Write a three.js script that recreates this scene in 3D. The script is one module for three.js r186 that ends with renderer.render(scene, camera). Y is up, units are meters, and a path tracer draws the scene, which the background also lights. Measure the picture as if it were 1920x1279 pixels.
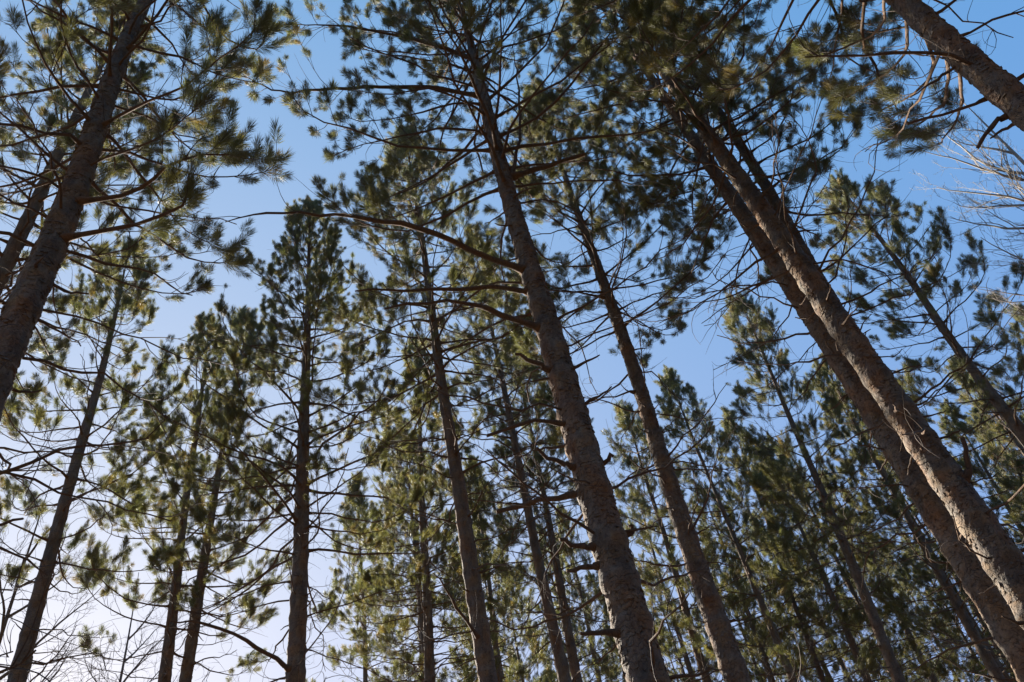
import * as THREE from 'three';

// ---------------------------------------------------------------- camera, sky, sun, exposure
const scene = new THREE.Scene();
const D2R = Math.PI / 180;
const camera = new THREE.PerspectiveCamera(46.18, 1024 / 682, 0.1, 3000);
camera.position.set(0, 1.6, 0);
camera.rotation.order = 'YXZ';
camera.rotation.set(44.217 * D2R, 0, -13.888 * D2R);

const EXPOSURE = 3.6;
const renderer = new THREE.WebGLRenderer({ antialias: true });
renderer.toneMapping = THREE.LinearToneMapping;
renderer.toneMappingExposure = EXPOSURE;
renderer.shadowMap.enabled = true;

const SUN_AZ = -37.5 * D2R, SUN_EL = 17.5 * D2R;
const sunDir = new THREE.Vector3(Math.sin(SUN_AZ) * Math.cos(SUN_EL), Math.sin(SUN_EL), -Math.cos(SUN_AZ) * Math.cos(SUN_EL));

{ // clear winter sky: blue air, whiter towards the sun and the horizon
  const W = 1024, H = 512, data = new Float32Array(W * H * 4), d = new THREE.Vector3();
  for (let j = 0; j < H; j++) for (let i = 0; i < W; i++) {
    const u = (i + 0.5) / W, v = (j + 0.5) / H;
    const el = (v - 0.5) * Math.PI, phi = (u - 0.5) * 2 * Math.PI;
    d.set(Math.cos(el) * Math.cos(phi), Math.sin(el), Math.cos(el) * Math.sin(phi));
    const g = Math.acos(Math.max(-1, Math.min(1, d.dot(sunDir)))) / D2R;
    const e = Math.max(0, el / D2R);
    const a = Math.exp(-g / 30), b = Math.exp(-e / 40);
    const k = (j * W + i) * 4, s = 1 / EXPOSURE;
    data[k] = s * (-0.01 + 1.12 * a + 0.26 * b);
    data[k + 1] = s * (0.275 + 0.84 * a + 0.12 * b);
    data[k + 2] = s * (0.66 + 0.42 * a + 0.18 * b);
    data[k + 3] = 1;
  }
  const sky = new THREE.DataTexture(data, W, H, THREE.RGBAFormat, THREE.FloatType);
  sky.mapping = THREE.EquirectangularReflectionMapping;
  sky.minFilter = sky.magFilter = THREE.LinearFilter;
  sky.needsUpdate = true;
  scene.background = sky;
  scene.environment = sky;
}
const sun = new THREE.DirectionalLight(new THREE.Color().setRGB(1, 0.93, 0.82), 5);
sun.position.copy(sunDir).multiplyScalar(120);
sun.castShadow = true;
sun.shadow.mapSize.set(4096, 4096);
Object.assign(sun.shadow.camera, { left: -50, right: 50, top: 50, bottom: -50, near: 1, far: 260 });
scene.add(sun, sun.target);

// ---------------------------------------------------------------- helpers
const V = (x, y, z) => new THREE.Vector3(x, y, z);
function rng(seed) {
  let a = seed >>> 0;
  return () => { a = (a + 0x6d2b79f5) | 0; let t = Math.imul(a ^ (a >>> 15), 1 | a); t = (t + Math.imul(t ^ (t >>> 7), 61 | t)) ^ t; return ((t ^ (t >>> 14)) >>> 0) / 4294967296; };
}
const used = {};
function numbered(n) { used[n] = (used[n] || 0) + 1; return used[n] === 1 ? n : `${n}_${String(used[n] - 1).padStart(3, '0')}`; }
const smooth = (a, b, x) => { const t = Math.max(0, Math.min(1, (x - a) / (b - a))); return t * t * (3 - 2 * t); };

class Shape { // collects tubes into one indexed geometry
  constructor() { this.p = []; this.n = []; this.u = []; this.i = []; }
  tube(pts, rad, sides, tip = true) {
    const m = pts.length, base = this.p.length / 3, t = V(), nrm = V(), bin = V(), prev = V(), q = V();
    let v = 0;
    for (let k = 0; k < m; k++) {
      t.subVectors(pts[Math.min(m - 1, k + 1)], pts[Math.max(0, k - 1)]).normalize();
      if (k === 0) { nrm.set(Math.abs(t.y) < 0.9 ? 0 : 1, Math.abs(t.y) < 0.9 ? 1 : 0, 0); }
      nrm.addScaledVector(t, -nrm.dot(t)).normalize();
      bin.crossVectors(t, nrm);
      if (k) v += pts[k].distanceTo(prev);
      prev.copy(pts[k]);
      for (let s = 0; s <= sides; s++) {
        const a = (s / sides) * Math.PI * 2;
        q.copy(nrm).multiplyScalar(Math.cos(a)).addScaledVector(bin, Math.sin(a));
        this.p.push(pts[k].x + q.x * rad[k], pts[k].y + q.y * rad[k], pts[k].z + q.z * rad[k]);
        this.n.push(q.x, q.y, q.z);
        this.u.push(s / sides * Math.max(0.06, rad[0] * 6.28), v);
      }
    }
    const w = sides + 1;
    for (let k = 0; k < m - 1; k++) for (let s = 0; s < sides; s++) {
      const a = base + k * w + s, b = a + 1, c = a + w, d = c + 1;
      this.i.push(a, b, c, b, d, c);
    }
    if (tip) { // close the end
      const c = this.p.length / 3, e = pts[m - 1];
      this.p.push(e.x, e.y, e.z); this.n.push(t.x, t.y, t.z); this.u.push(0, v);
      for (let s = 0; s < sides; s++) this.i.push(base + (m - 1) * w + s, base + (m - 1) * w + s + 1, c);
    }
  }
  geometry() {
    const g = new THREE.BufferGeometry();
    g.setAttribute('position', new THREE.Float32BufferAttribute(this.p, 3));
    g.setAttribute('normal', new THREE.Float32BufferAttribute(this.n, 3));
    g.setAttribute('uv', new THREE.Float32BufferAttribute(this.u, 2));
    g.setIndex(this.i);
    return g;
  }
}
function part(name, geometry, material, parent, kind) {
  const m = new THREE.Mesh(geometry, material);
  m.name = name; m.castShadow = m.receiveShadow = true;
  if (kind) m.userData.kind = kind;
  parent.add(m);
  return m;
}

// ---------------------------------------------------------------- materials
const TS = 1024; // bark tile: 1.2 m around, 1.2 m tall
const barkHeight = new Float32Array(TS * TS);
function makeBark() {
  const r = rng(77), NX = 23, NY = 28, cx = [], cy = [], cl = [], ct = [];
  for (let j = 0; j < NY; j++) for (let i = 0; i < NX; i++) { cx.push((i + 0.1 + 0.8 * r() + (j % 2) * 0.5) / NX); cy.push((j + 0.1 + 0.8 * r()) / NY); cl.push(r()); ct.push(r()); }
  const G = 64, noise = new Float32Array(G * G); for (let k = 0; k < G * G; k++) noise[k] = r();
  const vn = (x, y) => { // tiling value noise, x and y in lattice cells
    const xi = Math.floor(x), yi = Math.floor(y), fx = x - xi, fy = y - yi, sx = fx * fx * (3 - 2 * fx), sy = fy * fy * (3 - 2 * fy);
    const at = (a, b) => noise[((b % G) + G) % G * G + ((a % G) + G) % G];
    return (at(xi, yi) * (1 - sx) + at(xi + 1, yi) * sx) * (1 - sy) + (at(xi, yi + 1) * (1 - sx) + at(xi + 1, yi + 1) * sx) * sy;
  };
  const col = new Uint8Array(TS * TS * 4), hgt = new Uint8Array(TS * TS * 4);
  const s8 = c => Math.round(255 * Math.max(0, Math.min(1, c <= 0.0031308 ? 12.92 * c : 1.055 * Math.pow(c, 1 / 2.4) - 0.055)));
  for (let y = 0; y < TS; y++) for (let x = 0; x < TS; x++) {
    let u = x / TS, v = y / TS;
    u += 0.035 * (vn(u * 16, v * 16) - 0.5) + 0.014 * (vn(u * 64 + 9, v * 64) - 0.5);
    v += 0.045 * (vn(u * 16 + 31, v * 16 + 7) - 0.5) + 0.014 * (vn(u * 64, v * 64 + 20) - 0.5);
    let f1 = 9, f2 = 9, id = 0, x1 = 0, y1 = 0, x2 = 0, y2 = 0;
    const gy = Math.floor(v * NY), gx = Math.floor(u * NX);
    for (let dj = -2; dj <= 2; dj++) for (let di = -2; di <= 2; di++) {
      const jj = ((gy + dj) % NY + NY) % NY, ii = ((gx + di) % NX + NX) % NX, k = jj * NX + ii;
      let dx = cx[k] - u, dy = cy[k] - v; dx -= Math.round(dx); dy -= Math.round(dy); dx *= NX; dy *= NY * 0.9;
      const d = Math.hypot(dx, dy);
      if (d < f1) { f2 = f1; x2 = x1; y2 = y1; f1 = d; id = k; x1 = dx; y1 = dy; } else if (d < f2) { f2 = d; x2 = dx; y2 = dy; }
    }
    const edge = f2 - f1, fine = vn(u * 64, v * 64), mid = vn(x / TS * 16 + 3, y / TS * 16 + 40), fine2 = vn(x / 4, y / 6), broad = vn(x / TS * 8 + 11, y / TS * 8 + 5);
    const across = Math.abs(y1 - y2) / (Math.hypot(x1 - x2, y1 - y2) + 1e-6);        // flakes lift along their lower and upper rims
    const open = smooth(0.2, 0.55, vn(x / TS * 32 + 5, y / TS * 32 + 17)) * (0.25 + 0.75 * across * across);
    const plate = 1 - (1 - smooth(0.02, 0.2, edge)) * open;
    const h = Math.max(0, Math.min(1, plate * (0.35 + 0.22 * cl[id]) - 0.16 * y1 + 0.2 * fine + 0.14 * (fine2 - 0.5) + 0.1 * mid));
    barkHeight[y * TS + x] = h;
    const k = (y * TS + x) * 4;
    hgt[k] = hgt[k + 1] = hgt[k + 2] = Math.round(h * 255); hgt[k + 3] = 255;
    const grain = 0.66 + 0.36 * fine + 0.34 * (fine2 - 0.5) + 0.14 * mid;
    let R = 0.15, Gc = 0.12, B = 0.094;               // grey-brown plate
    const w = smooth(0.5, 1, ct[id]) * 0.4 + smooth(0.45, 0.75, broad) * 0.9; // freshly flaked, redder patches
    R += w * 0.035; Gc += w * 0.004; B -= w * 0.02;
    const l = smooth(0.55, 0.78, mid) * 0.4;          // pale lichen on old plates
    R += l * 0.03; Gc += l * 0.04; B += l * 0.032;
    const c = 0.45 + 0.55 * plate;                      // raw dark bark in the cracks
    col[k] = s8(R * grain * c); col[k + 1] = s8(Gc * grain * (0.96 * c + 0.02)); col[k + 2] = s8(B * grain * (0.94 * c + 0.02)); col[k + 3] = 255;
  }
  const tex = (data, srgb) => {
    const t = new THREE.DataTexture(data, TS, TS); t.wrapS = t.wrapT = THREE.RepeatWrapping;
    t.magFilter = THREE.LinearFilter; t.minFilter = THREE.LinearMipmapLinearFilter; t.generateMipmaps = true;
    if (srgb) t.colorSpace = THREE.SRGBColorSpace; t.needsUpdate = true; return t;
  };
  return [tex(col, true), tex(hgt, false)];
}
const [barkColor, barkBump] = makeBark();
const heightAt = (u, v) => {
  const x = ((u % 1) + 1) % 1 * TS, y = ((v % 1) + 1) % 1 * TS;
  return barkHeight[Math.floor(y) % TS * TS + Math.floor(x) % TS];
};
const barkMat = new THREE.MeshStandardMaterial({ name: 'pine_bark', map: barkColor, bumpMap: barkBump, bumpScale: 0.016, roughness: 0.92, vertexColors: true });
const C = (r, g, b) => new THREE.Color().setRGB(r, g, b);
const liveMat = new THREE.MeshStandardMaterial({ name: 'branch_bark', color: C(0.8, 0.66, 0.56), map: barkColor, bumpMap: barkBump, bumpScale: 0.006, roughness: 0.9 });
const deadMat = new THREE.MeshStandardMaterial({ name: 'dead_branch_bark', color: C(0.75, 0.63, 0.54), map: barkColor, bumpMap: barkBump, bumpScale: 0.006, roughness: 0.95 });
const twigMat = new THREE.MeshStandardMaterial({ name: 'twig_bark', color: C(0.075, 0.053, 0.04), roughness: 0.85 });
const needleMat = new THREE.MeshPhysicalMaterial({ name: 'pine_needle', color: C(0.148, 0.145, 0.038), roughness: 0.94, transmission: 0.56, thickness: 0, ior: 1.45, clearcoat: 0.55, clearcoatRoughness: 0.42, side: THREE.DoubleSide });
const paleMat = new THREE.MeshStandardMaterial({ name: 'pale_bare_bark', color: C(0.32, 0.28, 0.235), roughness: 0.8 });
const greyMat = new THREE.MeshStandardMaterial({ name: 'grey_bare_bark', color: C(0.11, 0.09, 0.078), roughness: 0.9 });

// ---------------------------------------------------------------- ground: needle litter reaching the horizon
{
  const r = rng(5), N = 256, px = new Uint8Array(N * N * 4);
  for (let k = 0; k < N * N; k++) { const a = 0.6 + 0.6 * r(); px[k * 4] = 92 * a; px[k * 4 + 1] = 70 * a; px[k * 4 + 2] = 48 * a; px[k * 4 + 3] = 255; }
  const t = new THREE.DataTexture(px, N, N); t.wrapS = t.wrapT = THREE.RepeatWrapping; t.magFilter = THREE.LinearFilter; t.colorSpace = THREE.SRGBColorSpace; t.repeat.set(1500, 1500); t.needsUpdate = true;
  const g = new THREE.PlaneGeometry(3000, 3000, 240, 240); g.rotateX(-Math.PI / 2);
  const p = g.attributes.position;
  for (let k = 0; k < p.count; k++) { // fine cells near the camera, wide ones far off
    const x = p.getX(k) / 1500, z = p.getZ(k) / 1500, X = Math.sign(x) * Math.pow(Math.abs(x), 2.2) * 1500, Z = Math.sign(z) * Math.pow(Math.abs(z), 2.2) * 1500;
    p.setXYZ(k, X, 0.05 * Math.sin(X * 0.7 + Z * 0.3) * Math.cos(Z * 0.55 - X * 0.2), Z);
  }
  g.computeVertexNormals();
  const m = part('ground', g, new THREE.MeshStandardMaterial({ name: 'needle_litter', map: t, roughness: 1 }), scene);
  m.userData = { kind: 'structure', label: 'brown forest floor of fallen needles', category: 'ground' };
}

// ---------------------------------------------------------------- needle tufts (shared geometries)
function tuftGeometry(seed, shoot, count, width) {
  const r = rng(seed), pos = [], nor = [], d = V(), s = V(), n = V(), q = V(), m = V();
  for (let k = 0; k < count; k++) {
    const t = Math.pow(r(), 0.8), a = r() * Math.PI * 2, open = (10 + 44 * (1 - t) + 34 * (r() - 0.3)) * D2R;
    const L = (0.1 + 0.055 * r()) * (0.85 + 0.15 * t);
    d.set(Math.sin(open) * Math.cos(a), Math.cos(open), Math.sin(open) * Math.sin(a));
    q.set(Math.cos(a) * 0.004, t * shoot, Math.sin(a) * 0.004);
    s.set(r() - 0.5, r() - 0.5, r() - 0.5).cross(d).normalize();
    n.crossVectors(d, s).normalize();
    const bend = V(0, 0.02 * (r() - 0.35), 0);
    m.copy(q).addScaledVector(d, L * 0.55).add(bend);
    const e = V().copy(q).addScaledVector(d, L).addScaledVector(bend, 2.2);
    const w = width / 2;
    pos.push(q.x, q.y, q.z, m.x - s.x * w, m.y - s.y * w, m.z - s.z * w, m.x + s.x * w, m.y + s.y * w, m.z + s.z * w);
    pos.push(m.x + s.x * w, m.y + s.y * w, m.z + s.z * w, m.x - s.x * w, m.y - s.y * w, m.z - s.z * w, e.x, e.y, e.z);
    for (let z = 0; z < 6; z++) nor.push(n.x, n.y, n.z);
  }
  const g = new THREE.BufferGeometry();
  g.setAttribute('position', new THREE.Float32BufferAttribute(pos, 3));
  g.setAttribute('normal', new THREE.Float32BufferAttribute(nor, 3));
  return g;
}
const TUFT = [tuftGeometry(11, 0.15, 180, 0.0044), tuftGeometry(12, 0.21, 200, 0.0044), tuftGeometry(13, 0.11, 160, 0.0045), tuftGeometry(14, 0.17, 185, 0.0044)];
const TUFT_FAR = [tuftGeometry(21, 0.16, 100, 0.0066), tuftGeometry(22, 0.2, 108, 0.0066)];

// ---------------------------------------------------------------- pine
const UP = V(0, 1, 0);
const hash3 = (x, y, z) => { let n = Math.imul(x, 374761393) ^ Math.imul(y, 668265263) ^ Math.imul(z, 2147483647); n = Math.imul(n ^ (n >>> 13), 1274126177); return ((n ^ (n >>> 16)) >>> 0) / 4294967296; };
function noise3(x, y, z) {
  const xi = Math.floor(x), yi = Math.floor(y), zi = Math.floor(z), f = t => t * t * (3 - 2 * t), u = f(x - xi), v = f(y - yi), w = f(z - zi), m = (a, b, t) => a + (b - a) * t;
  const c = (i, j, k) => hash3(xi + i, yi + j, zi + k);
  return m(m(m(c(0, 0, 0), c(1, 0, 0), u), m(c(0, 1, 0), c(1, 1, 0), u), v), m(m(c(0, 0, 1), c(1, 0, 1), u), m(c(0, 1, 1), c(1, 1, 1), u), v), w);
}
function tint(out, x, y, z) { // patches of grey lichen, red inner bark and dark old bark
  const red = smooth(0.52, 0.7, noise3(x * 5, y * 2.6, z * 5)), grey = smooth(0.55, 0.7, noise3(x * 7 + 40, y * 5, z * 7)), old = smooth(0.55, 0.72, noise3(x * 9 + 9, y * 6 + 70, z * 9)), b = 0.88 + 0.24 * noise3(x * 30, y * 22, z * 30);
  out.push(b * (1 + 0.2 * red + 0.14 * grey - 0.3 * old), b * (1 + 0.01 * red + 0.2 * grey - 0.3 * old), b * (1 - 0.12 * red + 0.22 * grey - 0.3 * old));
}
function pine(spec) {
  const { x, z, lx, lz, H, R, label, group, seed, near = 0, cb = 0.5, L = 2.6, whorl = 0.42, per = 4, dead = 1, fixed = [], tuft = 1, light = false } = spec;
  const r = rng(seed * 7919 + 13), rr = (a, b) => a + (b - a) * r();
  const tree = new THREE.Group(); tree.name = numbered('pine_tree'); tree.position.set(x, 0, z);
  tree.userData = { label, category: 'tree' }; if (group) tree.userData.group = group;
  scene.add(tree);
  const far = near < 0;
  const w1 = rr(0.02, 0.05), w2 = rr(0.01, 0.03), f1 = rr(0.25, 0.45), f2 = rr(0.7, 1.1), o1 = r() * 6, o2 = r() * 6;
  const axis = h => V(lx * h + w1 * Math.sin(h * f1 + o1) - 0.0 + w2 * Math.sin(h * f2 + o2), h, lz * h + w1 * Math.cos(h * f1 + o2) + w2 * Math.cos(h * f2 + o1));
  const radius = h => Math.max(0.012, R * Math.pow(Math.max(0, 1 - h / H), 0.68) * (1 + 0.35 * Math.exp(-h / 0.5)));
  // whorl heights
  const wh = []; for (let h = rr(2.4, 3); h < H - 0.15;) { wh.push(h); h += whorl * rr(0.75, 1.25) * (h > H * 0.85 ? 0.75 : 1); }
  // trunk
  {
    const sides = near > 0 ? 50 : far ? 12 : 26, rows = [];
    for (let h = -0.15; h < H;) { rows.push(h); h += near > 0 ? (h < near ? 0.3 : h < H * 0.75 ? 0.024 : 0.08) : far ? 0.4 : 0.09; }
    rows.push(H);
    const S = new Shape(), P = S.p, rep = Math.max(1, Math.round(R * 6.28 / 1.2)), off = r();
    let next = 0; const cols = [];
    for (const h of rows) {
      const c = axis(h), rad = radius(h);
      while (next < wh.length - 1 && wh[next] < h - 0.15) next++;
      const sw = 1 + 0.11 * Math.exp(-Math.pow((h - wh[next]) / 0.07, 2));
      for (let s = 0; s <= sides; s++) {
        const u = s / sides, a = u * Math.PI * 2, uu = u * rep + off, vv = h / 1.2 + off;
        const lump = 1 + 0.03 * Math.sin(a * 2 + h * 0.9 + o1) + 0.025 * Math.sin(a * 3 - h * 1.7 + o2);
        const q = rad * sw * lump + (far ? 0 : (heightAt(uu, vv) - 0.6) * (near > 0 ? 0.027 : 0.026) * Math.min(1, rad / 0.1));
        P.push(c.x + Math.cos(a) * q, h, c.z + Math.sin(a) * q);
        S.u.push(uu, vv); tint(cols, Math.cos(a) * 0.2 + x, h, Math.sin(a) * 0.2 + z);
      }
    }
    const w = sides + 1;
    for (let k = 0; k < rows.length - 1; k++) for (let s = 0; s < sides; s++) { const a = k * w + s, b = a + 1, e = a + w, d = e + 1; S.i.push(a, e, b, b, e, d); }
    const g = new THREE.BufferGeometry();
    g.setAttribute('position', new THREE.Float32BufferAttribute(P, 3));
    g.setAttribute('uv', new THREE.Float32BufferAttribute(S.u, 2));
    g.setAttribute('color', new THREE.Float32BufferAttribute(cols, 3));
    g.setIndex(S.i); g.computeVertexNormals();
    { // join the normals along the seam
      const n = g.attributes.normal;
      for (let k = 0; k < rows.length; k++) { const a = k * w, b = a + sides; const v = V(n.getX(a) + n.getX(b), n.getY(a) + n.getY(b), n.getZ(a) + n.getZ(b)).normalize(); n.setXYZ(a, v.x, v.y, v.z); n.setXYZ(b, v.x, v.y, v.z); }
    }
    part('trunk', g, barkMat, tree);
    if (near > 0) { // scales of bark that stand proud of the trunk, lower edge lifted
      const fp = [], fu = [], fc = [], fi = [], top = Math.min(H * 0.72, near + 10.5), count = Math.round((top - near) * 190);
      for (let k = 0; k < count; k++) {
        const h = near + (top - near) * r(), a = r() * Math.PI * 2, rad = radius(h), cc = axis(h), w = rr(0.012, 0.032) / rad, l = rr(0.014, 0.042), lift = rr(0.004, 0.013) * Math.min(1, rad / 0.12), q0 = rad * (1 + 0.03 * Math.sin(a * 2 + h * 0.9 + o1) + 0.025 * Math.sin(a * 3 - h * 1.7 + o2)), skew = rr(-0.3, 0.3) * w;
        const b0 = fp.length / 3, ou = r(), ov = r();
        const put = (da, dh, q) => { const aa = a + da; fp.push(cc.x + Math.cos(aa) * q, h + dh, cc.z + Math.sin(aa) * q); fu.push(ou + da * rad / 1.2, ov + dh / 1.2); tint(fc, Math.cos(aa) * 0.2 + x, h, Math.sin(aa) * 0.2 + z); };
        for (let j = -1; j <= 1; j++) put(j * w * rr(0.5, 0.9) + skew, l * (j ? rr(0.4, 0.9) : 1), q0 - 0.004);
        for (let j = -1; j <= 1; j++) put(j * w * rr(0.8, 1.1) - skew, -l * (j ? rr(0.5, 0.9) : 1), q0 + lift * rr(0.7, 1.2));
        for (let j = -1; j <= 1; j++) put(j * w - skew, -l * 0.85, q0 - 0.006);
        for (let row = 0; row < 2; row++) for (let j = 0; j < 2; j++) { const p = b0 + row * 3 + j; fi.push(p, p + 1, p + 3, p + 1, p + 4, p + 3); }
      }
      const fg = new THREE.BufferGeometry();
      fg.setAttribute('position', new THREE.Float32BufferAttribute(fp, 3)); fg.setAttribute('uv', new THREE.Float32BufferAttribute(fu, 2)); fg.setAttribute('color', new THREE.Float32BufferAttribute(fc, 3)); fg.setIndex(fi);
      const flat = fg.toNonIndexed(); flat.computeVertexNormals();
      part('bark_flakes', flat, barkMat, tree, 'stuff');
    }
  }
  const twigs = new Shape(), tufts = [], all = new Shape();
  const bs = far ? 4 : 7, ts = 3;
  const tuftAt = (p, d, s) => { if (p.y > 3.0) tufts.push([p.x, p.y, p.z, d.x, d.y, d.z, s]); };
  const wob = k => V((r() - 0.5) * k, (r() - 0.5) * k, (r() - 0.5) * k);
  function curly(p, d, len, rad) { // dry twig that curls
    const n = far ? 3 : 6, pts = [p.clone()], rads = [rad], ax = V(r() - 0.5, r() - 0.5, r() - 0.5).normalize(), turn = rr(-0.55, 0.55);
    const c = p.clone(), e = d.clone();
    for (let k = 1; k <= n; k++) { e.applyAxisAngle(ax, turn).add(wob(0.25)).normalize(); c.addScaledVector(e, len / n); pts.push(c.clone()); rads.push(Math.max(0.0018, rad * (1 - 0.7 * k / n))); }
    twigs.tube(pts, rads, ts, false);
    return pts;
  }
  function spray(p, d, len, rad, leafy) { // side twig of a living branch, tips turned up to the light
    const n = far ? 3 : 5, pts = [p.clone()], rads = [rad], dirs = [d.clone()], c = p.clone(), e = d.clone(), lift = rr(0.08, 0.34);
    for (let k = 1; k <= n; k++) { e.add(V(0, lift, 0)).add(wob(0.34)).normalize(); c.addScaledVector(e, len / n); pts.push(c.clone()); dirs.push(e.clone()); rads.push(rad * (1 - 0.6 * k / n)); }
    twigs.tube(pts, rads, ts, false);
    if (!leafy) return;
    tuftAt(pts[n], dirs[n], rr(0.95, 1.25));
    if (!far && r() < 0.55) tuftAt(pts[n].clone().addScaledVector(dirs[n], -0.09), dirs[n], rr(0.8, 1.05));
    const m = Math.max(1, Math.round(len / 0.2 * rr(0.7, 1.2) * (far ? 0.75 : 1)));
    for (let k = 0; k < m; k++) {
      const t = rr(0.3, 0.96), i = Math.min(n - 1, Math.floor(t * n)), f = t * n - i;
      const q = pts[i].clone().lerp(pts[i + 1], f), g = dirs[i + 1].clone().add(wob(1.3)).add(V(0, 0.3, 0)).normalize(), l = rr(0.1, 0.3);
      const end = q.clone().addScaledVector(g, l), mid = q.clone().addScaledVector(g, l * 0.5).add(wob(0.05));
      if (far) twigs.tube([q, end], [0.004, 0.003], 3, false); else twigs.tube([q, mid, end], [0.0042, 0.0036, 0.003], 3, false);
      if (r() < 0.86) tuftAt(end, end.clone().sub(mid).normalize(), rr(0.8, 1.15));
    }
  }
  function follow(pts, t) { const n = pts.length - 1, i = Math.min(n - 1, Math.floor(t * n)), f = t * n - i; return [pts[i].clone().lerp(pts[i + 1], f), pts[i + 1].clone().sub(pts[i]).normalize()]; }
  function dress(pts, len, living, rad, from) {
    if (living) {
      const n = Math.round(len * (1 - from) / (far ? 0.21 : 0.185) * tuft);
      for (let k = 0; k < n; k++) {
        const t = from + (1 - from) * Math.pow((k + r()) / n, 0.8), [p, d] = follow(pts, Math.min(0.99, t));
        const side = (k % 2 ? 1 : -1), out = V().crossVectors(d, UP).normalize().multiplyScalar(side * rr(0.4, 1.1)).addScaledVector(d, rr(0.5, 1)).add(V(0, rr(-0.25, 0.5), 0)).normalize();
        spray(p, out, Math.max(0.16, (len * (1 - t) * 0.5 + 0.2) * rr(0.6, 1.25)), 0.0065, true);
      }
      const [e, d] = follow(pts, 0.999); tuftAt(e, d, 1.15);
      for (let k = 0; k < 3; k++) { const [p, dd] = follow(pts, rr(0.85, 1)); spray(p, dd.add(wob(0.8)).normalize(), rr(0.15, 0.35), 0.005, true); }
      if (!far) for (let k = 0, m = Math.round(len * 3.6); k < m; k++) { const [p, dd] = follow(pts, rr(0.1, 0.7)); curly(p, dd.add(wob(1.6)).normalize(), rr(0.25, 0.75), 0.005); }
    } else {
      const n = Math.round(len * (far ? 2 : 4.6) * rr(0.4, 1.2));
      for (let k = 0; k < n; k++) {
        const [p, dd] = follow(pts, rr(0.25, 1)), q = curly(p, dd.add(wob(1.5)).normalize(), rr(0.25, 0.8), 0.0055);
        if (!far && r() < 0.5) curly(q[3], wob(2).normalize(), rr(0.15, 0.35), 0.0035);
      }
    }
  }
  function limb(h, az, elev, len, rad, living) {
    const n = far ? 5 : 9, c = axis(h), e0 = elev, pts = [c.clone()], rads = [rad * 1.25], cur = c.clone();
    const sway = rr(-0.12, 0.12), up = living ? rr(0.3, 1.0) : rr(-0.5, 0.7), sag = living ? rr(0.1, 0.4) : rr(-0.15, 0.4), kink = rr(0.2, 0.8);
    let a = az;
    for (let k = 1; k <= n; k++) {
      const t = k / n; a += sway / n * 4 + (r() - 0.5) * 0.34; if (Math.abs(t - kink) < 0.5 / n) a += (r() - 0.5) * 0.9;
      const e = e0 - sag * Math.sin(Math.PI * t) + up * t * t + (r() - 0.5) * 0.3;
      cur.add(V(Math.sin(a) * Math.cos(e), Math.sin(e), -Math.cos(a) * Math.cos(e)).multiplyScalar(len / n));
      pts.push(living || far ? cur.clone() : cur.clone().add(wob(Math.min(0.06, len * 0.035)))); rads.push(Math.max(living ? 0.006 : 0.005, rad * (1 - (living ? 0.82 : 0.72) * t) * (far ? 1 : rr(0.88, 1.15))));
    }
    if (!far) { const rT = radius(h), d = pts[1].clone().sub(pts[0]), l = d.length(); d.normalize(); if (rT + 0.09 < l) { pts.splice(1, 0, c.clone().addScaledVector(d, rT * 0.92), c.clone().addScaledVector(d, rT + 0.03), c.clone().addScaledVector(d, rT + 0.085)); rads.splice(1, 0, rad * 1.75, rad * 1.35, rad * 1.08); } }
    if (light) { all.tube(pts, rads, 3, false); return pts; }
    const S = new Shape(); S.tube(pts, rads, bs);
    part(living ? 'branch' : 'dead_branch', S.geometry(), living ? liveMat : deadMat, tree);
    return pts;
  }
  // branches read off the photograph one by one (metres, in the world)
  for (const [rad, pw, living] of fixed) {
    const ctl = pw.map(p => V(p[0] - x, p[1], p[2] - z)), c = new THREE.CatmullRomCurve3(ctl, false, 'centripetal'), n = Math.max(6, Math.round(c.getLength() / 0.2));
    const pts = c.getPoints(n).map((p, k) => k > 1 ? p.add(wob(0.04)) : p), len = c.getLength();
    const rd = pts.map((_, k) => rad * (1 - (len > 3 ? 0.88 : len > 1.2 ? 0.72 : 0.4) * k / n) * (k > 1 ? rr(0.88, 1.14) : 1));
    { const rT = radius(pts[0].y), u = rT / len * 1.02; if (rT + 0.15 < len) for (const [q, f] of [[u + 0.1 / len, 1.06], [u + 0.04 / len, 1.3], [u, 1.65]]) { const i = 1 + Math.floor(q * n); let j = 1; while (j < pts.length && pts[j].distanceTo(pts[0]) < q * len) j++; pts.splice(j, 0, c.getPointAt(q)); rd.splice(j, 0, rad * f); } }
    const S = new Shape(); S.tube(pts, rd, 9);
    part(living ? 'branch' : 'dead_branch', S.geometry(), living ? liveMat : deadMat, tree);
    if (len > 1.1) dress(pts, len, living, rad, 0.45);
  }
  const CB = H * cb;
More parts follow.
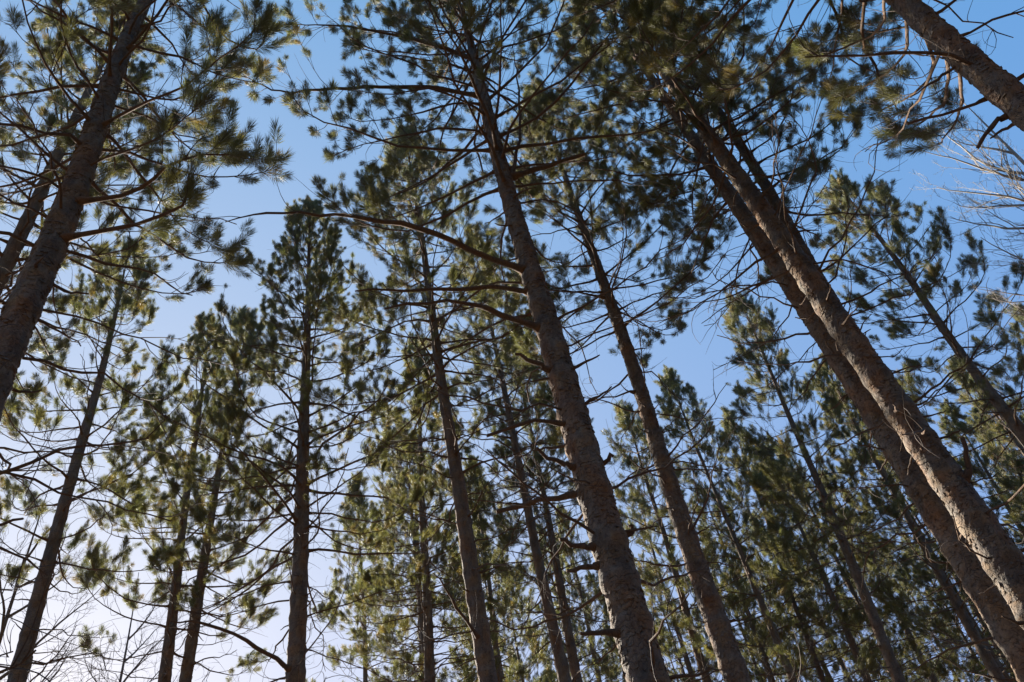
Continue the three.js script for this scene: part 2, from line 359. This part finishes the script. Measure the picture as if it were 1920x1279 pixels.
  for (const h of wh) {
    const rT = radius(h), a0 = r() * Math.PI * 2;
    if (h < CB) {
      const k = CB - h, n = Math.round(rr(0.6, 3.4) * dead * (h > H * 0.15 ? 1 : 0.3));
      for (let b = 0; b < n; b++) {
        const a = a0 + b * 2.2 + rr(-0.5, 0.5), stub = r() < (k > 3.5 ? 0.6 : 0.32);
        const len = stub ? rr(0.18, 0.5) + rT : rr(0.7, 1) * Math.min(L * 0.85, 0.8 + (h / CB) * L * 0.6);
        const pts = limb(h + rr(-0.05, 0.05), a, rr(-0.2, 0.4), len, stub ? rr(0.012, 0.024) : rr(0.011, 0.019), false);
        if (!stub) dress(pts, len, false, 0.02, 0.3);
      }
    } else {
      const t = (h - CB) / (H - CB), n = Math.round(per * rr(0.75, 1.25));
      const len0 = L * (0.78 + 0.22 * smooth(0, 0.2, t)) * Math.pow(Math.max(0.02, 1 - t), 0.62) + 0.22;
      for (let b = 0; b < n; b++) {
        const a = a0 + b / n * Math.PI * 2 + rr(-0.3, 0.3), len = len0 * rr(0.65, 1.12) + rT;
        const dry = r() < 0.12 * (1 - t), elev = 0.02 + 0.95 * t * t + 0.25 * t + rr(-0.12, 0.22);
        const pts = limb(h + rr(-0.06, 0.06), a, elev, len, Math.min(rT * 0.5, 0.007 + len * 0.0062), !dry);
        dress(pts, len, !dry, 0.02, t < 0.4 ? 0.52 - 0.4 * t : 0.3);
      }
    }
  }
  { const tip = axis(H); tuftAt(tip, UP, 1.4); for (let k = 0; k < 5; k++) { const d = V(r() - 0.5, 1.2, r() - 0.5).normalize(); tuftAt(tip.clone().addScaledVector(UP, -0.1 * k), d, 1.2); } }
  if (light) part('branches', all.geometry(), liveMat, tree, 'stuff');
  else part('twigs', twigs.geometry(), twigMat, tree, 'stuff');
  const geo = far ? TUFT_FAR[seed % 2] : TUFT[seed % 4], im = new THREE.InstancedMesh(geo, needleMat, tufts.length);
  const M = new THREE.Matrix4(), Q = new THREE.Quaternion(), Q2 = new THREE.Quaternion(), P = V(), Sc = V(), dd = V(), col = new THREE.Color();
  tufts.forEach((t, k) => {
    dd.set(t[3], t[4], t[5]); Q.setFromUnitVectors(UP, dd); Q2.setFromAxisAngle(UP, r() * 6.283); Q.multiply(Q2);
    const s = t[6] * (far ? 1.0 : 0.9) * rr(0.7, 1.16); M.compose(P.set(t[0], t[1], t[2]).addScaledVector(dd, -0.07 * s), Q, Sc.set(s * rr(0.85, 1.1), s, s * rr(0.85, 1.1)));
    im.setMatrixAt(k, M);
    const b = rr(0.7, 1.3), yel = r() < 0.08 ? 0.35 : rr(-0.1, 0.15);
    im.setColorAt(k, col.setRGB(b * (1 + yel), b, b * (1 - yel * 0.6)));
  });
  im.name = 'crown'; im.userData.kind = 'stuff'; im.castShadow = im.receiveShadow = true;
  tree.add(im);
  return [tree, tufts.length];
}

// measured dead and living boughs that stand out in the photograph
const BOUGHS = {
  central: [
    [0.045, [[0.45, 8.94, -6.48], [-0.23, 9.04, -5.97], [-0.76, 9.09, -5.52], [-1.25, 9.14, -5.28], [-1.73, 9.14, -5.06], [-2.26, 9.09, -4.86], [-2.67, 9.04, -4.77]], false],
    [0.034, [[0.45, 8.58, -6.48], [-0.21, 8.63, -6.23], [-0.93, 8.63, -6.02], [-1.59, 8.58, -5.8]], false],
    [0.042, [[0.44, 7.9, -6.48], [-0.09, 8.0, -6.07], [-0.52, 8.05, -5.83], [-1.23, 8.05, -5.66]], false],
    [0.034, [[0.48, 10.88, -6.48], [0.83, 11.98, -6.51], [1.08, 13.38, -6.43], [1.21, 14.58, -6.34]], false],
    [0.042, [[0.48, 11.02, -6.48], [1.11, 11.12, -6.51], [1.64, 11.22, -6.53]], false],
    [0.042, [[0.5, 13.4, -6.48], [-0.51, 13.5, -6.12], [-1.64, 13.5, -5.82], [-2.58, 13.5, -5.62], [-3.03, 13.55, -5.26]], true],
    [0.038, [[0.52, 14.72, -6.48], [-0.52, 14.92, -5.92], [-1.49, 14.92, -5.47], [-2.37, 14.82, -5.18]], true],
    [0.03, [[0.44, 7.22, -6.48], [0.16, 7.32, -6.28], [0.01, 7.42, -6.17]], false],
    [0.026, [[0.42, 5.96, -6.49], [0.12, 6.04, -6.29], [-0.03, 6.11, -6.13]], false],
    [0.032, [[0.42, 5.74, -6.49], [-0.12, 5.74, -6.43], [-0.53, 5.69, -6.4]], false],
    [0.028, [[0.41, 5.12, -6.49], [0.12, 5.15, -6.33], [-0.02, 5.18, -6.24]], false],
    [0.026, [[0.41, 4.96, -6.49], [0.11, 4.96, -6.39], [-0.02, 4.96, -6.4]], false],
    [0.026, [[0.41, 4.32, -6.49], [0.08, 4.34, -6.29], [-0.03, 4.34, -6.24]], false],
    [0.026, [[0.43, 6.52, -6.48], [0.01, 6.54, -6.26], [-0.49, 6.52, -6.3]], false],
    [0.028, [[0.42, 5.98, -6.49], [0.63, 6.04, -6.48], [0.68, 6.08, -6.47]], false],
    [0.028, [[0.42, 5.22, -6.49], [0.63, 5.27, -6.57], [0.64, 5.34, -6.56]], false],
  ],
  left: [
    [0.028, [[-3.72, 7.84, -3.78], [-3.34, 7.84, -3.8], [-2.97, 7.84, -3.83], [-2.65, 7.94, -3.85], [-2.53, 8.04, -3.81]], true],
    [0.028, [[-3.72, 8.42, -3.78], [-3.24, 8.47, -3.87], [-2.91, 8.52, -3.81], [-2.61, 8.57, -3.72], [-2.19, 8.62, -3.8]], true],
    [0.022, [[-3.71, 14.78, -3.79], [-3.41, 14.68, -4.47], [-3.22, 14.38, -4.97], [-2.72, 14.08, -5.15], [-2.54, 14.18, -4.98]], true],
  ],
  upright: [
    [0.038, [[-4.5, 7.24, -11.77], [-4.76, 7.34, -10.91], [-5.09, 7.39, -10.0], [-5.43, 7.34, -9.61]], false],
    [0.028, [[-4.46, 9.9, -11.79], [-4.64, 10.2, -10.7], [-4.94, 10.5, -9.86]], false],
  ],
  slim: [[0.028, [[-1.43, 6.58, -10.91], [-1.65, 6.93, -10.23], [-1.82, 7.28, -9.9]], false]],
  right: [[0.035, [[3.67, 5.08, -7.0], [3.86, 5.26, -6.86], [3.92, 5.5, -6.76]], false]],
  corner: [
    [0.022, [[4.16, 6.34, -3.75], [3.88, 6.29, -3.81], [3.75, 6.22, -3.92]], false],
    [0.016, [[4.16, 6.58, -3.74], [3.8, 6.58, -3.81], [3.38, 6.58, -3.81]], false],
    [0.021, [[4.22, 8.6, -3.68], [4.56, 9.2, -4.54], [4.08, 9.5, -4.87]], true],
    [0.022, [[4.21, 8.2, -3.69], [4.67, 8.8, -4.69], [4.35, 9.4, -5.43]], true],
    [0.023, [[4.2, 7.9, -3.7], [4.82, 8.5, -4.82], [4.73, 9.2, -5.6]], true],
    [0.022, [[4.19, 7.5, -3.71], [4.77, 8.1, -4.83], [4.85, 8.8, -5.68]], true],
    [0.02, [[4.18, 7.3, -3.72], [4.83, 7.9, -4.89], [5.1, 8.5, -5.7]], true],
    [0.021, [[4.23, 8.9, -3.67], [5.11, 9.5, -4.75], [4.71, 9.9, -4.9]], true],
    [0.019, [[4.17, 6.86, -3.73], [3.78, 6.96, -3.52], [3.1, 7.01, -3.39], [2.73, 7.06, -3.35]], false],
  ],
  mid: [[0.024, [[1.91, 12.22, -10.42], [1.17, 12.27, -10.02], [0.21, 12.22, -9.7]], true]],
};

// x, z, lean x, lean z, height, base radius, near (height from which the bark is modelled finely, 0 plain, -1 far), crown base share, branch length, seed, label
const PINES = [
  [-3.74, -3.76, 0.0023, -0.0023, 19.6, 0.168, 4, 0.45, 1.95, 1, 'thick dark pine trunk slanting up through the upper left corner', 'left'],
  [-6.52, -5.62, 0.0168, -0.0179, 19.4, 0.175, 0, 0.5, 2.4, 2, 'thinner shaded pine trunk just left of the thick trunk in the upper left corner'],
  [-8.82, -11.39, -0.0023, 0.0018, 18.8, 0.195, 0, 0.52, 2.4, 3, 'lone slim pine at lower left with bright open sky on both sides'],
  [-8.07, -14.51, -0.0061, 0.0034, 19.1, 0.175, 0, 0.5, 2.3, 4, 'left one of the two slim pines standing close together at lower left'],
  [-8.43, -14.67, 0.0505, -0.0256, 19.8, 0.18, 0, 0.52, 2.1, 5, 'right one of the two slim pines standing close together at lower left'],
  [-4.61, -11.73, 0.0155, -0.0058, 19.3, 0.205, 0, 0.46, 3.0, 6, 'straight upright pine with a dense dark pointed crown left of centre', 'upright'],
  [-1.43, -10.91, 0.0007, -0.0001, 20.1, 0.168, 0, 0.55, 2.5, 7, 'tall slim pine between the upright pine and the big central trunk', 'slim'],
  [-0.63, -15.19, 0.01, -0.0003, 20.5, 0.16, 0, 0.55, 2.3, 8, 'slender pine whose bare trunk runs just left of the big central trunk'],
  [-0.83, -18.59, 0.0448, -0.0003, 19.2, 0.175, 0, 0.52, 2.2, 9, 'darker slender pine squeezed between the central trunk and its slim neighbour'],
  [-4.06, -17.35, 0.0559, -0.0102, 19.3, 0.185, 0, 0.52, 2.2, 10, 'straight dark pine trunk directly left of the tall slim pine'],
  [-5.32, -22.9, 0.0421, -0.0086, 20, 0.165, -1, 0.52, 2.2, 11, 'thin distant pine trunk hidden close behind the straight dark one'],
  [-7.61, -25.39, 0.0181, -0.0052, 20.5, 0.15, -1, 0.5, 2.2, 12, 'very thin distant pine in the gap right of the upright pine'],
  [-3.42, -24.27, 0.0488, -0.0054, 19.3, 0.19, -1, 0.5, 2.2, 13, 'distant pine with a dark tuft top just right of the tall slim pine'],
  [0.36, -6.49, 0.0106, 0.0008, 19.2, 0.196, 3, 0.55, 3.3, 14, 'biggest pine in the middle with rugged trunk, broken stubs and long bare boughs', 'central'],
  [1.66, -10.47, 0.0201, 0.0037, 19.5, 0.188, 3.5, 0.56, 2.5, 15, 'sunlit-edged pine right of the big central trunk', 'mid'],
  [3.73, -6.97, -0.0113, -0.0058, 19.3, 0.188, 2.5, 0.56, 2.4, 16, 'front trunk of the thick leaning pair on the right', 'right'],
  [3.96, -7.97, -0.01, -0.0048, 19.4, 0.195, 2.5, 0.58, 2.3, 17, 'rear trunk of the thick leaning pair on the right, lit along its left edge'],
  [4.34, -9.25, 0.0462, 0.0263, 20.3, 0.177, 5, 0.53, 2.4, 18, 'pine whose upper trunk shows just right of the thick leaning pair'],
  [9.37, -14.91, 0.0291, 0.0197, 18.5, 0.205, 0, 0.52, 2.5, 19, 'slanting pine with open crown against blue sky at the right'],
  [3.98, -3.95, 0.0277, 0.0314, 19, 0.142, 5, 0.47, 3.2, 20, 'close thick trunk with sun-flecked bark crossing the upper right corner', 'corner'],
  [5.98, -19.65, 0.0822, 0.0315, 19.2, 0.185, 0, 0.52, 2.2, 21, 'pine with bright left edge midway between the sunlit-edged pine and the leaning pair'],
  [8.88, -21.01, 0.0431, 0.0197, 17.1, 0.19, 0, 0.5, 2.2, 22, 'thin pine showing close along the left side of the leaning pair'],
  [7.54, -25.41, 0.0281, 0.0088, 17.5, 0.19, -1, 0.48, 2.2, 23, 'dim distant pine left of the bright-edged one at lower right'],
  [6.15, -26.83, 0.0752, 0.0214, 20.1, 0.15, -1, 0.5, 2.2, 24, 'very thin leaning distant pine at lower right'],
  [5.16, -27.01, 0.0277, 0.0057, 17.4, 0.19, -1, 0.48, 2.2, 25, 'distant pine just right of the foot of the sunlit-edged pine'],
  [2.43, -22.38, 0.0465, 0.0067, 18.4, 0.19, -1, 0.5, 2.2, 26, 'distant pine just left of the sunlit-edged pine near the bottom'],
  [14.42, -27.47, 0.0733, 0.0426, 18.1, 0.2, -1, 0.48, 2.3, 27, 'thin distant pine right of the leaning pair near the right edge'],
  [4.5, -20.9, 0.02, 0, 18.4, 0.15, -1, 0.42, 2.3, 29, 'pine with a pointed crown standing up in the blue gap right of the sunlit-edged pine'],
  [15.3, -24.2, 0.01, 0, 18.5, 0.17, -1, 0.42, 2.4, 30, 'bushy pine crown directly right of the leaning pair, below the slanting pine'],
  [11.1, -24.6, 0, 0.01, 18.5, 0.17, -1, 0.42, 2.4, 31, 'bushy pine half hidden behind the leaning pair'],
  [-4.4, -20.6, 0.01, 0, 18.6, 0.15, -1, 0.45, 2.3, 32, 'thin loose-crowned pine between the upright pine and the straight dark trunk'],
  [16.87, -21.53, 0, 0, 18, 0.18, -1, 0.4, 2.4, 28, 'pine crown with yellow-green needles poking in at the right edge'],
];
let total = 0;
const FULL = { 1: 3.2, 3: 3, 4: 2.8, 5: 2.8, 6: 4.5, 7: 4.2, 14: 4.4, 15: 3.8, 16: 2.7, 17: 2.6, 18: 2.7, 20: 5.4 }; // fuller crowns: branches in a whorl
for (const [x, z, lx, lz, H, R, near, cb, L, seed, label, b] of PINES)
  total += pine({ x, z, lx, lz, H, R, near, cb, L, seed, label, fixed: b ? BOUGHS[b] : [], per: FULL[seed] || (near < 0 ? 4 : 3.5), whorl: near < 0 ? 0.5 : 0.44, dead: seed >= 3 && seed <= 10 ? 1.7 : seed === 20 ? 0.6 : 1.25 })[1];
// the far rows of the plantation, filling in behind
{
  const r = rng(4242), spots = [];
  for (let k = 0; k < 400 && spots.length < 40; k++) {
    const az = (-9 + 44 * r()) * D2R, d = 27 + 17 * r(), x = Math.sin(az) * d, z = -Math.cos(az) * d;
    if ([...PINES.map(p => [p[0], p[1]]), ...spots].every(q => Math.hypot(q[0] - x, q[1] - z) > 2.6)) spots.push([x, z]);
  }
  spots.forEach(([x, z], k) => { total += pine({ x, z, lx: 0.04 * (r() - 0.5), lz: 0.04 * (r() - 0.5), H: 17.5 + 2.5 * r(), R: 0.15 + 0.04 * r(), near: -1, cb: 0.42, L: 2.2, seed: 60 + k, per: 3.2, whorl: 0.55, dead: 0.6, label: 'far pine of the dense back rows filling the lower right', group: 'far back rows of pines' })[1]; });
}

// the same stand goes on around and behind the viewpoint and shades it
{
  const proto = pine({ x: -2.4, z: 4.6, lx: 0.01, lz: 0, H: 19, R: 0.19, near: -1, cb: 0.45, L: 2.6, seed: 101, per: 4, whorl: 0.5, light: true, label: 'pine standing behind the viewpoint', group: 'pines behind the viewpoint' })[0];
  const around = [[2.6, 3.4, 1], [6.4, 0.4, 2], [-6.6, 1.6, 3], [5.8, 6.2, 4], [-1.2, 9.2, 5], [-7.4, 7.4, 6], [10.2, 3.6, 1.5], [9.6, -3.4, 2.5], [3.4, 11.6, 3.5], [-11.4, 3.4, 4.5], [11.4, 9.4, 5.5], [-4.6, 14, 0.5], [14.5, -0.6, 2.2], [8.2, 14.6, 1.1], [-11, 11, 4.1], [1.2, 17.5, 3.3]];
  const r = rng(909);
  for (let k = 0; k < 900 && around.length < 58; k++) {
    const az = (62 + 236 * r()) * D2R, d = 11 + 19 * r(), x = Math.sin(az) * d, z = -Math.cos(az) * d;
    if (x > -9 || z > 2) if (around.every(q => Math.hypot(q[0] - x, q[1] - z) > 3.2)) around.push([x, z, r() * 6.28]);
  }
  for (const [x, z, turn] of around) { const c = proto.clone(); c.name = numbered('pine_tree'); c.position.set(x, 0, z); c.rotation.y = turn; scene.add(c); }
}

// ---------------------------------------------------------------- leafless broadleaf trees
function bareTree(x, z, H, R, label, seed, mat, boughs, lean) {
  const r = rng(seed), rr = (a, b) => a + (b - a) * r();
  const tree = new THREE.Group(); tree.name = numbered('bare_tree'); tree.position.set(x, 0, z); tree.userData = { label, category: 'tree' }; scene.add(tree);
  const trunkPts = [], trunkR = [];
  for (let k = 0; k <= 24; k++) { const t = k / 24; trunkPts.push(V(lean[0] * t * H + 0.12 * Math.sin(t * 7 + seed), -0.15 + t * (H + 0.15), lean[1] * t * H + 0.1 * Math.cos(t * 6))); trunkR.push(Math.max(0.008, R * Math.pow(1 - t, 0.8))); }
  const S = new Shape(); S.tube(trunkPts, trunkR, 12); part('trunk', S.geometry(), mat, tree);
  const twigs = new Shape();
  const grow = (p, d, len, rad, lvl, out) => {
    const n = lvl === 0 ? 12 : lvl === 1 ? 7 : 4, pts = [p.clone()], rads = [rad], c = p.clone(), e = d.clone();
    for (let k = 1; k <= n; k++) { e.add(V((r() - 0.5) * 0.4, (r() - 0.5) * 0.34 + 0.06, (r() - 0.5) * 0.4)).normalize(); c.addScaledVector(e, len / n); pts.push(c.clone()); rads.push(Math.max(0.0022, rad * (1 - 0.85 * k / n))); }
    out.tube(pts, rads, lvl === 0 ? 7 : 3, lvl === 0);
    if (lvl < 3) {
      const m = Math.round(len * [3.6, 4.6, 4.5][lvl]) + 1;
      for (let k = 0; k < m; k++) {
        const t = rr(0.15, 1), i = Math.min(n - 1, Math.floor(t * n)), q = pts[i].clone().lerp(pts[i + 1], t * n - i);
        const g = pts[i + 1].clone().sub(pts[i]).normalize(), s = V(r() - 0.5, r() - 0.4, r() - 0.5).cross(g).normalize();
        g.multiplyScalar(0.8).addScaledVector(s, rr(0.4, 0.9)).normalize();
        grow(q, g, Math.max(0.12, len * rr(0.28, 0.5) * (1.15 - 0.6 * t)), Math.max(0.003, rads[i] * 0.55), lvl + 1, twigs);
      }
    }
  };
  for (const [h, az, el, len] of boughs) {
    const t = h / H * 24, i = Math.floor(t), p = trunkPts[i].clone().lerp(trunkPts[Math.min(24, i + 1)], t - i), a = az * D2R, e = el * D2R;
    const B = new Shape(); grow(p, V(Math.sin(a) * Math.cos(e), Math.sin(e), -Math.cos(a) * Math.cos(e)), len, 0.012 + 0.009 * len, 0, B);
    part('branch', B.geometry(), mat, tree);
  }
  part('twigs', twigs.geometry(), mat, tree, 'stuff');
}
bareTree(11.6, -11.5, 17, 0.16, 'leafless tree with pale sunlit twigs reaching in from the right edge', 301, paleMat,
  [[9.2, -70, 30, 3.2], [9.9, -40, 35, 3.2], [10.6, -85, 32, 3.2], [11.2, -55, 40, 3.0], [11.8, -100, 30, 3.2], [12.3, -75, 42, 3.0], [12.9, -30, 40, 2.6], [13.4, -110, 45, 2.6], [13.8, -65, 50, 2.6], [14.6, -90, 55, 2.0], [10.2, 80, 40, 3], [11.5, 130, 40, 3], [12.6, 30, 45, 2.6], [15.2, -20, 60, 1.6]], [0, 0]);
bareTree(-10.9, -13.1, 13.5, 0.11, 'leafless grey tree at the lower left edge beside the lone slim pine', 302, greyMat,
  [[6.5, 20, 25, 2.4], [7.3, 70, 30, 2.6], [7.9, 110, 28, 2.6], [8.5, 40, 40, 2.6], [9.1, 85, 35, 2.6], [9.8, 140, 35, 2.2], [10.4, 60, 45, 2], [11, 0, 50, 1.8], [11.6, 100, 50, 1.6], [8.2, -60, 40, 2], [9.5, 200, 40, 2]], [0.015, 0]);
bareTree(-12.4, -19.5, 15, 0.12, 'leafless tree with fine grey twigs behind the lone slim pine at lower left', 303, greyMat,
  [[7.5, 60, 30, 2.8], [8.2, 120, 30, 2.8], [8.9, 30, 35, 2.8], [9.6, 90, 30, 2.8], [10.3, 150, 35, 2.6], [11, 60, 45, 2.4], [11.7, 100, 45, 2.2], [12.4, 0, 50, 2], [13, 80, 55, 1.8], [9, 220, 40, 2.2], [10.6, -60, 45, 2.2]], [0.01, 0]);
console.log('tufts', total);

scene.traverse(o => { if (o.isMesh) { o.castShadow = true; o.receiveShadow = true; } });
renderer.render(scene, camera);
